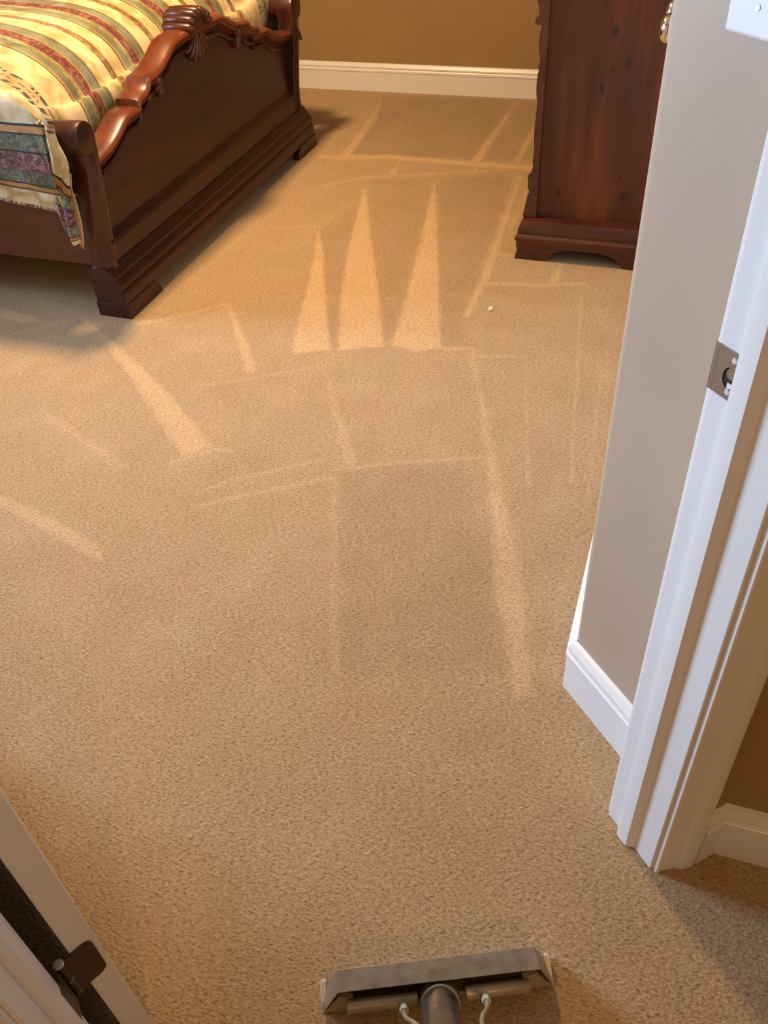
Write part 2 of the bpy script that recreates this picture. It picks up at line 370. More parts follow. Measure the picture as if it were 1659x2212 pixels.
CARPET_A, CARPET_B, CARPET_C = (0.40, 0.274, 0.152), (0.425, 0.298, 0.168), (0.455, 0.325, 0.188)
build_floor()

# ------------------------------------------------------------ walls
CH = 2.6
def wall(name, g, m, **k): return tag(g.obj(name, m, **k), kind='structure')
wall('wall_back', G().box((-4.2, 4.72, 0), (0.07, 4.84, CH)), M['paint_tan'])
# right of the doorway: short angled wall with a rounded outside corner, then the wall the chest stands against
arc = []
cx, cy = UN(0.745 + 0.02, 0.826 - 0.0283)
p0 = UN(0.745, 0.565); C1 = (-0.057, 1.111)
r = 0.022
a_c = (C1[0] + r, C1[1] + r * math.tan(math.radians(22.5)))     # arc centre: distance r from both faces
for k in range(7):
    a = math.radians(225 - 45 * k / 6); arc.append((a_c[0] + r * math.cos(a), a_c[1] + r * math.sin(a)))
poly = [p0] + arc + [(-0.057, 1.53), (0.063, 1.53), (0.063, 1.20), UN(0.865, 0.78), UN(0.865, 0.565)]
wall('wall_right', G().prism(poly[::-1], 0, CH), M['paint_tan_daylit'], smooth=30)
wall('wall_closet', G().box((-0.057, 2.78, 0), (0.063, 4.719, CH)).box((-0.057, 1.531, 2.05), (0.063, 2.78, CH)), M['paint_tan_daylit'])
# hall side of the doorway wall and the hall wall running to the right
poly = [UN(0.656, 0.452), UN(0.7112, 0.452), UN(0.7112, 0.437), (UN(0.758, 0.437)[0], 0.845), (2.6, 0.845), (2.6, 0.965), UN(0.8645, 0.563), UN(0.656, 0.563)]
wall('wall_hall_right', G().prism(poly, 0, CH), M['paint_tan'])
# left of the doorway
poly = [UN(-0.2455, 0.563), UN(-0.52, 0.563), UN(-0.52, 1.45), (-4.2, UN(-0.52, 1.45)[1]), (-4.2, UN(-0.52, 1.45)[1] - .12), UN(-0.64, 1.22), UN(-0.64, 0.563), UN(-1.25, 0.563), UN(-1.25, 0.452), UN(-0.2455, 0.452)]
poly = [UN(-0.2455, 0.563), UN(-1.25, 0.563), UN(-1.25, 0.452), UN(-0.2455, 0.452)]
wall('wall_hall_left', G().prism(poly, 0, CH), M['paint_tan'])
wall('wall_added_left', G().prism([UN(-0.52, 0.5635), UN(-0.52, 1.45), UN(-0.64, 1.40), UN(-0.64, 0.5635)], 0, CH), M['paint_tan'])  # unseen wall, added so the pocket behind the open door stays dark
xl, yl = UN(-0.52, 1.45)
wall('wall_front', G().box((-4.2, yl - 0.12, 0), (xl - 0.002, yl, CH)), M['paint_tan'])
xh, yh = UN(-1.25, 0.452)
wall('wall_hall_far_left', G().box((xh - 0.0, -2.1, 0), (xh + 0.1, yh - 0.08, CH)), M['paint_tan'])
wall('wall_hall_rear', G().box((xh, -2.2, 0), (2.6, -2.1, CH)), M['paint_tan'])
wall('wall_hall_end', G().box((2.6, -2.2, 0), (2.7, 0.965, CH)), M['paint_tan'])
# lintel over the doorway
g = G(); 
wall('wall_lintel', G().prism([UN(-0.2454, 0.452), UN(0.6559, 0.452), UN(0.6559, 0.563), UN(-0.2454, 0.563)], 2.05, CH), M['paint_tan'])
# left wall with the window
wy0, wy1, wz0, wz1 = 0.90, 2.30, 0.85, 2.30
wall('wall_left', G().box((-4.2, yl - 0.12, 0), (-4.08, 4.84, wz0)).box((-4.2, yl - 0.12, wz1), (-4.08, 4.84, CH)).box((-4.2, yl - 0.12, wz0), (-4.08, wy0, wz1)).box((-4.2, wy1, wz0), (-4.08, 4.84, wz1)), M['paint_tan'])
g = G()
for a, b in (((wy0, wz0), (wy0 + .05, wz1)), ((wy1 - .05, wz0), (wy1, wz1)), ((wy0, wz0), (wy1, wz0 + .05)), ((wy0, wz1 - .05), (wy1, wz1)), ((wy0, 1.53), (wy1, 1.57)), ((1.58, wz0), (1.62, wz1))):
    g.box((-4.16, a[0], a[1]), (-4.12, b[0], b[1]))
tag(g.obj('window_1', M['trim']), kind='structure')
wall('ceiling', G().box((-4.3, -2.3, CH), (2.8, 4.95, CH + 0.1)), M['ceiling'])

# ------------------------------------------------------------ doorway joinery (built in u,n and turned 45 degrees)
def un_obj(g, name, m, parent=None, **k):
    return g.obj(name, m, parent, rotz=Q45 if parent is None else 0.0, **k)
def jamb(name, s, u0):
    """s=+1 right jamb (faces -u), s=-1 left jamb (faces +u); u0 = face plane"""
    w = 0.0155 * s
    P = lambda pts: [(u0 + du * s, n) for du, n in pts]
    fix = lambda pl: pl if s > 0 else pl[::-1]
    g = G().prism(fix(P([(0, 0.451), (0.0155, 0.451), (0.0155, 0.563), (0, 0.563)])), 0, 2.05)
    j = un_obj(g, name, M['trim'], bevel=0.0012); tag(j, kind='structure')
    st = G().prism(fix(P([(0.0, 0.4912), (0.0, 0.5285), (-0.008, 0.5285), (-0.0112, 0.5260), (-0.0122, 0.520), (-0.0122, 0.5015), (-0.0108, 0.4995)])), 0.003, 2.03)
    st.obj('door_stop', M['trim'], j, smooth=30)
    return j
jr = jamb('trim_1', +1, 0.640)
jl = jamb('trim_2', -1, -0.2295)
un_obj(G().box((-0.2295, 0.451, 2.05), (0.640, 0.563, 2.066)), 'trim_3', M['trim'])['kind'] = 'structure'
CAS = [(0, 0), (0, 0.0055), (0.0012, 0.0075), (0.004, 0.0085), (0.009, 0.0085), (0.0115, 0.0065), (0.014, 0.0075), (0.030, 0.0105), (0.046, 0.0135), (0.049, 0.0165), (0.053, 0.0185), (0.070, 0.0205), (0.0765, 0.0195), (0.078, 0.016), (0.078, 0)]
CASH = [(0, 0), (0, .0095), (.0015, .0115), (.005, .0128), (.008, .0112), (.010, .0122), (.022, .0160), (.034, .0200), (.036, .0232), (.040, .0258), (.052, .0292), (.060, .0302), (.064, .0288), (.066, .025), (.066, 0)]
def casing(name, u_in, s, n0, sn, prof=CAS):
    pts = [(u_in + s * a, n0 + sn * t) for a, t in prof]
    g = G().prism(pts, 0, 2.135); o = un_obj(g, name, M['trim'], smooth=22); return tag(o, kind='structure')
casing('trim_4', 0.6450, 1, 0.4512, -1, CASH)
casing('trim_5', -0.2345, -1, 0.4512, -1, CASH)
casing('trim_6', 0.6445, 1, 0.5632, 1)
casing('trim_7', -0.2340, -1, 0.5632, 1)
for nm, n0, n1 in (('trim_8', 0.4312, 0.4510), ('trim_9', 0.5634, 0.583)):
    un_obj(G().box((-0.2295, n0, 2.058), (0.640, n1, 2.135)), nm, M['trim'])['kind'] = 'structure'

# baseboards ('out' is to the left of travel)
baseboard('baseboard_back', [(-0.057, 4.72), (-4.08, 4.72)])
baseboard('baseboard_right', [UN(0.745, 0.584), (-0.057, 1.111), (-0.057, 1.455)])
baseboard('baseboard_closet', [(-0.057, 2.857), (-0.057, 4.704)])
baseboard('baseboard_hall_right', [(2.6, 0.845), (UN(0.758, 0.437)[0], 0.845), UN(0.7120, 0.437)])
baseboard('baseboard_left', [(-4.08, 4.704), (-4.08, yl + 0.016)])
baseboard('baseboard_front', [(-4.08, yl), (xl, yl), UN(-0.52, 0.564), UN(-0.315, 0.564)])

# pair of closet doors round the corner, knobs side by side
prof = [(0.0, 0.033), (0.004, 0.033), (0.006, 0.030), (0.008, 0.016), (0.014, 0.0115), (0.028, 0.0115), (0.034, 0.016), (0.040, 0.0245), (0.048, 0.0290), (0.057, 0.0285), (0.064, 0.0240), (0.069, 0.014), (0.0705, 0.004)]
for nm, y0, y1, yk in (('door_2', 1.545, 2.153, 2.092), ('door_3', 2.157, 2.765, 2.218)):
    cd = G().box((-0.0555, y0, 0.012), (-0.0205, y1, 2.035)).obj(nm, M['door'], bevel=0.002); tag(cd, kind='structure')
    G().tube([(-0.0560 - a, yk, 0.957) for a, b_ in prof], [b_ for a, b_ in prof], 28).obj('door_knob', M['brass'], cd, smooth=50)
tag(G().box((-0.056, 1.531, 0), (0.054, 1.543, 2.05)).box((-0.056, 2.767, 0), (0.054, 2.779, 2.05)).obj('trim_10', M['trim']), kind='structure')
tag(G().box((-0.073, 1.46, 0), (-0.0575, 1.531, 2.11)).box((-0.073, 2.78, 0), (-0.0575, 2.85, 2.11)).obj('trim_11', M['trim'], bevel=0.004), kind='structure')

# strike plate on the right jamb
un = 0.640
sp = []
hz0, hz1 = 0.903, 0.961
g = G()
# plate with the latch hole: ring of quads around a D shaped opening
def plate_ring(g, u, t, n0, n1, z0, z1, hn, hz, hr, seg=28):
    outer = []; inner = []
    for k in range(seg):
        a = 2 * math.pi * k / seg; ca, sa = math.cos(a), math.sin(a)
        m_ = max(abs(ca) / ((n1 - n0) / 2), abs(sa) / ((z1 - z0) / 2))
        outer.append(((n0 + n1) / 2 + ca / m_, (z0 + z1) / 2 + sa / m_))
        inner.append((hn + hr * 0.72 * ca, hz + hr * sa))
    for cn, cz_ in ((n0, z0), (n1, z0), (n1, z1), (n0, z1)):
        k = min(range(seg), key=lambda i: math.hypot(outer[i][0] - cn, outer[i][1] - cz_)); outer[k] = (cn, cz_)
    v = [(u, p[0], p[1]) for p in outer] + [(u, p[0], p[1]) for p in inner] + [(u + t, p[0], p[1]) for p in outer] + [(u + t, p[0], p[1]) for p in inner]
    f = []
    for k in range(seg):
        j = (k + 1) % seg
        f += [(k, j, seg + j, seg + k), (2 * seg + k, 3 * seg + k, 3 * seg + j, 2 * seg + j), (k, 2 * seg + k, 2 * seg + j, j), (seg + k, seg + j, 3 * seg + j, 3 * seg + k)]
    g.add(v, f)
plate_ring(g, 0.6382, 0.0016, 0.5272, 0.5605, 0.904, 0.960, 0.5395, 0.929, 0.0125)
g.box((0.6382, 0.5600, 0.904), (0.6398, 0.5662, 0.960))
st = g.obj('strike_plate', M['steel'], jr)
st['label'] = 'satin metal strike plate with latch hole'
G().box((0.6394, 0.5275, 0.917), (0.6399, 0.551, 0.942)).obj('latch_hole', M['dark'], st)  # flat dark sheet, the depth shade of the hole is its colour
G().box((0.6388, 0.5275, 0.9165), (0.6392, 0.5405, 0.9235)).obj('latch_hole_lip', M['trim'], st)
for z in (0.951, 0.913):
    s_ = G().tube([(0.6386, 0.5375, z), (0.6374, 0.5375, z)], [0.0036, 0.003], 14).obj('screw', M['pin'], st, smooth=40)
g = G().tube([(0.6396, 0.5370, 0.935), (0.6378, 0.5370, 0.935)], [0.0072, 0.0066], 18); g.obj('latch_cup', M['steel'], st, smooth=40)

# light switch on the angled wall
sw = empty('light_switch', (*UN(0.7445, 0.6755), 1.261), Q45)
def rrect(w, h, r, n=5):
    pts = []
    for cx_, cy_, a0 in ((w / 2 - r, h / 2 - r, 0), (-w / 2 + r, h / 2 - r, 90), (-w / 2 + r, -h / 2 + r, 180), (w / 2 - r, -h / 2 + r, 270)):
        for k in range(n + 1):
            a = math.radians(a0 + 90 * k / n); pts.append((cx_ + r * math.cos(a), cy_ + r * math.sin(a)))
    return pts
p = rrect(0.125, 0.114, 0.004); q = [(a * 0.955, b * 0.95) for a, b in p]; n = len(p)
v = [(0, a, b) for a, b in p] + [(-0.004, a, b) for a, b in p] + [(-0.0065, a, b) for a, b in q]
f = [tuple(range(n))] + [(k, (k + 1) % n, n + (k + 1) % n, n + k) for k in range(n)] + [(n + k, n + (k + 1) % n, 2 * n + (k + 1) % n, 2 * n + k) for k in range(n)] + [tuple(range(2 * n, 3 * n))]
pl = G().add(v, f).obj('plate', M['plastic_white'], sw, smooth=30)
for y in (-0.023, 0.023):
    G().box((-0.0068, y - 0.005, -0.012), (-0.006, y + 0.005, 0.012)).obj('toggle_slot', M['plastic_white'], sw)
    g = G().add([(-0.006, y - .004, -.006), (-0.006, y + .004, -.006), (-0.006, y + .004, .006), (-0.006, y - .004, .006), (-0.018, y - .003, .006), (-0.018, y + .003, .006), (-0.018, y + .003, .011), (-0.018, y - .003, .011)],
            [(0, 1, 2, 3), (4, 7, 6, 5), (0, 4, 5, 1), (1, 5, 6, 2), (2, 6, 7, 3), (3, 7, 4, 0)])
    g.obj('toggle', M['plastic_white'], sw, bevel=0.0008)
    for z in (-0.030, 0.030):
        s_ = G().tube([(-0.0060, y, z), (-0.0074, y, z)], [0.0034, 0.0030], 14).obj('screw', M['pin'], sw, smooth=40)
tag(sw, 'white double light switch plate on the angled wall inside the doorway', 'light switch')

# ------------------------------------------------------------ entry door, seen edge-on, with its lower hinge
PU, PN = -0.2255, 0.588
dirv = (math.cos(math.radians(108)), math.sin(math.radians(108))); thk = (math.cos(math.radians(18)), math.sin(math.radians(18)))
c1 = (-0.211, 0.596)
def dloc(a, t): return (c1[0] + dirv[0] * a + thk[0] * t, c1[1] + dirv[1] * a + thk[1] * t)   # a along the leaf, t through its thickness
T = 0.0350
g = G().prism([dloc(0, 0), dloc(0, T), dloc(0.81, T), dloc(0.81, 0)][::-1], 0.014, 2.03)
dr = g.obj('door_1', M['door'], rotz=Q45, bevel=0.0012); tag(dr, kind='structure')
for (z0, z1) in ((0.22, 0.82), (1.02, 1.85)):
    for (a0, a1) in ((0.12, 0.37), (0.44, 0.69)):
        for t0, t1 in ((T, T + 0.005), (-0.005, 0.0)):
            G().prism([dloc(a0, t0), dloc(a0, t1), dloc(a1, t1), dloc(a1, t0)][::-1], z0, z1).obj('raised_panel', M['door'], dr, bevel=0.003)
def hinge(z0, z1):
    h = G().tube([(PU, PN, z0), (PU, PN, z1)], 0.0058, 20).obj('hinge', M['bronze'], dr, smooth=40)
    # leaf on the door edge, rounded corners
    A = (PU + 0.003, PN + 0.003); B = dloc(-0.0009, 0.0275)
    zc = (z0 + z1) / 2; hh = (z1 - z0) / 2; prof = []
    L0 = 0.0; L1 = math.hypot(B[0] - A[0], B[1] - A[1]); rr = 0.012
    outl = [(0, -hh), (L1 - rr, -hh)] + [(L1 - rr + rr * math.sin(math.radians(a)), -hh + rr - rr * math.cos(math.radians(a))) for a in (20, 45, 70, 90)] + \
           [(L1 - rr + rr * math.cos(math.radians(a)), hh - rr + rr * math.sin(math.radians(a))) for a in (0, 20, 45, 70, 90)] + [(0, hh)]
    d = Vector((B[0] - A[0], B[1] - A[1])).normalized(); nn = Vector((d.y, -d.x)) * 0.002
    v = [(A[0] + d.x * l, A[1] + d.y * l, zc + z) for l, z in outl]; v2 = [(x + nn.x, y + nn.y, z) for x, y, z in v]; n = len(v)
    G().add(v + v2, [tuple(range(n)), tuple(range(2 * n - 1, n - 1, -1))] + [(k, (k + 1) % n, n + (k + 1) % n, n + k) for k in range(n)]).obj('leaf', M['bronze'], h)
    rr = 0.012
    pts = [(0.583, zc - hh), (0.583, zc + hh), (0.548 + rr, zc + hh), (0.5515, zc + hh - 0.0035), (0.548, zc + hh - rr), (0.548, zc - hh + rr), (0.5515, zc - hh + 0.0035), (0.548 + rr, zc - hh)]
    n = len(pts); v = [(-0.2285, a, b) for a, b in pts] + [(-0.2297, a, b) for a, b in pts]
    G().add(v, [tuple(range(n)), tuple(range(2 * n - 1, n - 1, -1))] + [(k, (k + 1) % n, n + (k + 1) % n, n + k) for k in range(n)]).obj('leaf', M['bronze'], h)
    G().tube([(PU, PN, z1), (PU, PN, z1 + 0.002), (PU, PN, z1 + 0.0026)], [0.0066, 0.0068, 0.0060], 20).obj('pin_cap', M['pin'], h, smooth=60)
    G().tube([(PU, PN, zc + 0.0005), (PU, PN, zc + 0.0016)], 0.0062, 20).obj('knuckle_ring', M['pin'], h, smooth=40)
hinge(0.240, 0.330); hinge(1.05, 1.14); hinge(1.80, 1.89)
# ------------------------------------------------------------ sleigh bed
YC = 3.05
BED0 = (-2.80, YC, 0.0)
bed = empty('sleigh_bed', BED0)
tag(bed, 'dark cherry wood sleigh bed with a scalloped carved footboard', 'bed')
def att(o, parent_loc=BED0):
    o.matrix_parent_inverse = Matrix.Translation((-parent_loc[0], -parent_loc[1], -parent_loc[2])); return o
HALF = [(2.270, .494), (2.300, .503), (2.330, .508), (2.366, .513), (2.400, .522), (2.440, .538), (2.470, .554), (2.498, .566), (2.530, .571), (2.562, .571), (2.577, .569),
        (2.581, .590), (2.600, .597), (2.625, .601), (2.645, .608), (2.660, .621), (2.670, .634), (2.690, .636), (2.720, .638), (2.760, .649), (2.800, .665), (2.835, .683), (2.867, .696), (2.900, .701), (2.950, .702), (3.000, .703)]
TOP = HALF + [(YC, .703)] + [(2 * YC - y, z) for y, z in HALF[::-1]]
fb = G()
# panel under the cap rail
n = len(TOP); poly = [(y, z - 0.020) for y, z in TOP]; poly = [(2.270, 0.20)] + poly + [(2 * YC - 2.270, 0.20)]
fb.prism([(y, z) for y, z in poly][::-1], -1.832, -1.800, axis='x')
foot = att(fb.obj('footboard_panel', M['bed_wood_y'], bed))
# cap rail: swept section following the scalloped top
sec = [(-1.858, -.006), (-1.854, 0.000), (-1.845, 0.004), (-1.80, 0.005), (-1.778, 0.002), (-1.766, -.003), (-1.762, -.010), (-1.767, -.017), (-1.772, -.020), (-1.770, -.026), (-1.776, -.033), (-1.790, -.036), (-1.798, -.045), (-1.836, -.045), (-1.846, -.030), (-1.855, -.018)]
def sweep_top(sec, top):
    v = []; k = len(sec)
    for i, (y, z) in enumerate(top):
        a = top[max(i - 1, 0)]; b = top[min(i + 1, len(top) - 1)]
        ty, tz = b[0] - a[0], b[1] - a[1]; L_ = math.hypot(ty, tz); ny, nz = -tz / L_, ty / L_
        ny *= 0.6
        for x, o in sec: v.append((x, y + ny * o, z + nz * o + (o * (1 - nz)) * 0.5))
    f = [(i * k + j, (i + 1) * k + j, (i + 1) * k + (j + 1) % k, i * k + (j + 1) % k) for i in range(len(top) - 1) for j in range(k)]
    f += [tuple(range(k)), tuple((len(top) - 1) * k + j for j in range(k - 1, -1, -1))]
    return v, f
v, f = sweep_top(sec, TOP)
att(G().add(v, f).obj('cap_rail', M['bed_cap'], bed, smooth=38))
# bead following the top on the outer face
bead = [(-1.800, -.060), (-1.790, -.055), (-1.786, -.062), (-1.790, -.069), (-1.800, -.066)]
v, f = sweep_top(bead, TOP[2:-2]); att(G().add(v, f).obj('carved_bead', M['bed_wood_y'], bed, smooth=40))
# lower rail and plinth with moulding, extruded along the footboard
def yext(prof, y0, y1): return G().prism([(z, x) for x, z in prof], y0, y1, axis='y')
low = [(-1.84, .165), (-1.84, .262), (-1.800, .268), (-1.793, .262), (-1.789, .252), (-1.781, .246), (-1.779, .238), (-1.784, .230), (-1.782, .165)]
att(yext(low, 2.275, 2 * YC - 2.275).obj('lower_rail', M['bed_wood_y'], bed, smooth=30))
pl_ = [(-1.853, .048), (-1.853, .172), (-1.790, .176), (-1.778, .172), (-1.772, .160), (-1.764, .152), (-1.757, .146), (-1.757, .138), (-1.748, .130), (-1.742, .118), (-1.741, .104), (-1.746, .096), (-1.740, .090), (-1.737, .080), (-1.737, .048)]
plinth = att(yext(pl_, 2.208, 2 * YC - 2.208).obj('plinth', M['bed_wood_y'], bed, smooth=30))
# bracket feet
def bracket(y0, s):
    pts = [(0, 0), (.215, 0), (.214, .018), (.205, .032), (.188, .040), (.184, .052), (0.0, .052)]
    poly = [(y0 + s * a, z) for a, z in pts]
    if s < 0: poly = poly[::-1]
    g = G().prism(poly, -1.760, -1.731, axis='x')
    # return of the foot round the end
    ys = (y0, y0 + s * 0.045) if s > 0 else (y0 + s * 0.045, y0)
    g.box((-1.858, ys[0], 0), (-1.761, ys[1], .0515))
    att(g.obj('foot', M['bed_wood_y'], bed, bevel=0.003))
bracket(2.204, 1); bracket(2 * YC - 2.204, -1)
# posts: sleigh curve, reeded outer face, scrolled log end on top
def post(s):
    Y = (lambda y: y) if s > 0 else (lambda y: 2 * YC - y)
    zt = [(.165, -1.848, -1.780, 2.213, 2.292), (.20, -1.843, -1.783, 2.216, 2.290), (.26, -1.838, -1.782, 2.215, 2.290), (.32, -1.833, -1.776, 2.213, 2.290), (.38, -1.826, -1.768, 2.214, 2.289), (.44, -1.820, -1.759, 2.217, 2.287),
          (.49, -1.815, -1.754, 2.222, 2.285), (.53, -1.816, -1.751, 2.222, 2.286), (.57, -1.826, -1.750, 2.212, 2.288), (.60, -1.83, -1.750, 2.205, 2.286)]
    v = []; sect = 10
    for z, xi, xo, y0, y1 in zt:
        w_ = y1 - y0; r_ = 0.008; rd = 0.009 if z < .5 else 0.0
        ring = [(xi, y0 + r_), (xi + r_, y0), (xo - r_, y0), (xo, y0 + r_), (xo, y0 + w_ * .30), (xo + rd, y0 + w_ * .42), (xo + rd, y0 + w_ * .62), (xo, y0 + w_ * .74), (xo, y1), (xi, y1)]
        v += [(x, Y(y), z) for x, y in ring]
    f = [(i * sect + j, i * sect + (j + 1) % sect, (i + 1) * sect + (j + 1) % sect, (i + 1) * sect + j) for i in range(len(zt) - 1) for j in range(sect)]
    f += [tuple(range(sect)), tuple((len(zt) - 1) * sect + j for j in range(sect))]
    p = att(G().add(v, f).obj('post', M['bed_wood_z'], bed, smooth=45))
    cy, cz = Y(2.242), 0.586
    prof = [(-1.862, .010), (-1.861, .036), (-1.855, .044), (-1.845, .047), (-1.768, .049), (-1.752, .049), (-1.749, .0475), (-1.7475, .044), (-1.7485, .040), (-1.7485, .004)]
    c = att(G().tube([(x, cy, cz) for x, r_ in prof], [r_ for x, r_ in prof], 32).obj('scroll_end', M['bed_wood_y'], p, smooth=50), (0, 0, 0))
post(1); post(-1)
# crest shell and carved drops
def ellip(g, c, r, seg=14, rings=8, tilt=0.0):
    """ellipsoid flattened on x; tilt turns it in the y-z plane"""
    v = []; f = []; ct, st_ = math.cos(tilt), math.sin(tilt)
    for i in range(rings + 1):
        a = math.pi * i / rings
        for j in range(seg):
            b = 2 * math.pi * j / seg
            x, y, z = r[0] * math.sin(a) * math.cos(b), r[1] * math.sin(a) * math.sin(b), r[2] * math.cos(a)
            v.append((c[0] + x, c[1] + y * ct - z * st_, c[2] + y * st_ + z * ct))
    for i in range(rings):
        for j in range(seg): f.append((i * seg + j, (i + 1) * seg + j, (i + 1) * seg + (j + 1) % seg, i * seg + (j + 1) % seg))
    g.add(v, f)
g = G()
for k, a in enumerate((168, 141, 114, 90, 66, 39, 12)):
    A = math.radians(a); cy, cz = YC - 0.005 + 0.068 * math.cos(A), 0.700 + 0.048 * math.sin(A)
    g.tube([(-1.872, cy, cz), (-1.866, cy, cz), (-1.80, cy, cz), (-1.765, cy, cz - .002), (-1.752, cy, cz - .007), (-1.748, cy, cz - .014)], [0.006, 0.014, 0.0165, 0.0165, 0.013, 0.004], 16)
g.prism([(YC - .068, .680), (YC + .058, .680), (YC + .062, .71), (YC + .04, .742), (YC - .005, .752), (YC - .05, .742), (YC - .072, .71)], -1.86, -1.765, axis='x')
crest = att(g.obj('crest_shell', M['bed_carved'], bed, smooth=60))
g = G()
for k in range(7):
    a = math.radians(-54 + 18 * k)
    ellip(g, (-1.792, YC + 0.052 * math.sin(a), 0.690 - 0.052 * math.cos(a)), (0.022, 0.011, 0.052), tilt=a)
ellip(g, (-1.785, YC, 0.672), (0.022, 0.030, 0.022))
att(g.obj('carved_shell_drop', M['bed_carved'], bed, smooth=60))
for yc in (2.735, 2 * YC - 2.735):
    g = G(); sg = 1 if yc > YC else -1
    for a, l, o in ((-0.9, .05, .02), (-0.35, .06, .0), (0.15, .055, -.012), (0.75, .045, -.02)):
        ellip(g, (-1.790, yc + o * sg + 0.5 * l * math.sin(a) * sg, 0.612 - 0.5 * l * math.cos(a)), (0.018, 0.0085, l * 0.62), tilt=a * sg)
    ellip(g, (-1.782, yc, 0.610), (0.022, 0.018, 0.018))
    ellip(g, (-1.786, yc + .03 * sg, 0.628), (0.018, 0.03, 0.010), tilt=0.3 * -sg)
    att(g.obj('carved_leaf', M['bed_carved'], bed, smooth=60))
# side rails, headboard, mattress
for y0, y1 in ((2.243, 2.268), (2 * YC - 2.268, 2 * YC - 2.243)):
    att(G().box((-3.95, y0, .166), (-1.842, y1, .40)).obj('side_rail', M['bed_wood_x'], bed, bevel=0.003))
hb = [(2.27, .35), (2.27, 1.05), (2.5, 1.12), (2.8, 1.22), (YC, 1.26), (3.3, 1.22), (3.6, 1.12), (3.83, 1.05), (3.83, .35)]
att(G().prism(hb[::-1], -4.0, -3.96, axis='x').obj('headboard', M['bed_wood_y'], bed, bevel=0.004))
for y0 in (2.2, 3.82): att(G().box((-4.02, y0, 0), (-3.93, y0 + .08, 1.15)).obj('post', M['bed_wood_z'], bed, bevel=0.008))
# ------------------------------------------------------------ striped comforter
m = mat('striped damask comforter', (0.7, 0.6, 0.3), 0.72, spec=0.25)
bsdf(m).inputs['Sheen Weight'].default_value = 0.15
uv = nd(m, 'ShaderNodeUVMap'); uv.uv_map = 'weave'
sep = nd(m, 'ShaderNodeSeparateXYZ'); lk(m, uv.outputs[0], sep.inputs[0])
U_, V_ = sep.outputs[0], sep.outputs[1]
CRE, CRE2, TAN = (0.60, 0.49, 0.26), (0.58, 0.51, 0.31), (0.44, 0.36, 0.18)
ORA, BLK, GRN, GRY = (0.42, 0.24, 0.07), (0.020, 0.022, 0.03), (0.085, 0.115, 0.095), (0.17, 0.18, 0.115)
BUR, MAU, YEL, BRN = (0.14, 0.022, 0.032), (0.11, 0.045, 0.055), (0.34, 0.29, 0.11), (0.20, 0.10, 0.045)
bands = [(0, CRE2), (.066, BLK), (.071, ORA), (.087, BLK), (.092, GRN), (.133, MAU), (.195, BLK), (.199, GRN), (.250, BLK), (.255, ORA), (.275, BLK), (.282, CRE2), (.425, TAN), (.500, CRE)]
bandsP = [(0, BLK), (.004, ORA), (.015, GRY), (.045, YEL), (.066, BUR), (.108, ORA), (.113, GRY), (.150, BLK), (.153, ORA), (.160, CRE), (.222, BRN), (.250, CRE)]
Wt = 2 * (0.30 + 0.14) + 1.55     # total cross length, symmetric pattern about the middle
mid = Wt / 2
vf = V_
wv = noise(m, uv.outputs[0], 14, 2)
vf = math_n(m, 'ADD', vf, math_n(m, 'MULTIPLY', math_n(m, 'SUBTRACT', wv, 0.5), 0.006))
vm = math_n(m, 'MINIMUM', vf, math_n(m, 'SUBTRACT', Wt, vf))
vp = math_n(m, 'MODULO', math_n(m, 'SUBTRACT', vf, 0.625), 0.31)
c1_ = ramp(m, math_n(m, 'DIVIDE', vm, 0.64), [(a / 0.64, q) for a, q in bands], 'CONSTANT')
c2_ = ramp(m, math_n(m, 'DIVIDE', vp, 0.31), [(a / 0.31, q) for a, q in bandsP], 'CONSTANT')
sel = math_n(m, 'GREATER_THAN', vm, 0.625)
col = mixc(m, sel, c1_, c2_)
# damask figure inside the bands
uvm = nd(m, 'ShaderNodeMapping'); lk(m, uv.outputs[0], uvm.inputs[0]); uvm.inputs['Scale'].default_value = (0.8, 1, 1)
fig = nd(m, 'ShaderNodeTexNoise'); fig.inputs['Scale'].default_value = 48; fig.inputs['Detail'].default_value = 2.5; fig.inputs['Distortion'].default_value = 1.6; lk(m, uvm.outputs[0], fig.inputs['Vector'])
def band_mask(a, b):
    q = vm if a < 0.6 else vp
    k = math_n(m, 'SUBTRACT', 1.0, sel) if a < 0.6 else sel
    if a >= 0.6: a -= 0.605; b -= 0.605
    return math_n(m, 'MULTIPLY', k, math_n(m, 'MULTIPLY', math_n(m, 'GREATER_THAN', q, a), math_n(m, 'LESS_THAN', q, b)))
figc = ramp(m, fig.outputs['Fac'], [(0.50, (0, 0, 0)), (0.535, (1, 1, 1))])
for a, b, cc, k in ((.136, .194, (0.34, 0.21, 0.20), .75), (.673, .711, (0.26, 0.14, 0.08), .7), (.651, .668, (0.20, 0.20, 0.09), .8), (.094, .131, (0.30, 0.28, 0.15), .6), (.201, .249, (0.30, 0.29, 0.14), .6), (.723, .752, (0.15, 0.17, 0.10), .45), (.622, .650, (0.15, 0.17, 0.10), .4), (.828, .854, (0.45, 0.30, 0.12), .6)):
    fm = math_n(m, 'MULTIPLY', math_n(m, 'MULTIPLY', band_mask(a, b), figc), k); col = mixc(m, fm, col, cc)
# tone-on-tone leaf figure in the cream ground
fig2 = nd(m, 'ShaderNodeTexNoise'); fig2.inputs['Scale'].default_value = 13; fig2.inputs['Detail'].default_value = 5; fig2.inputs['Distortion'].default_value = 0.8; lk(m, uvm.outputs[0], fig2.inputs['Vector'])
tone = ramp(m, fig2.outputs['Fac'], [(0.38, (0.62, 0.54, 0.38)), (0.47, (0.88, 0.85, 0.76)), (0.58, (1.10, 1.14, 1.3))])
col = mixc(m, 0.8, col, tone, 'MULTIPLY')
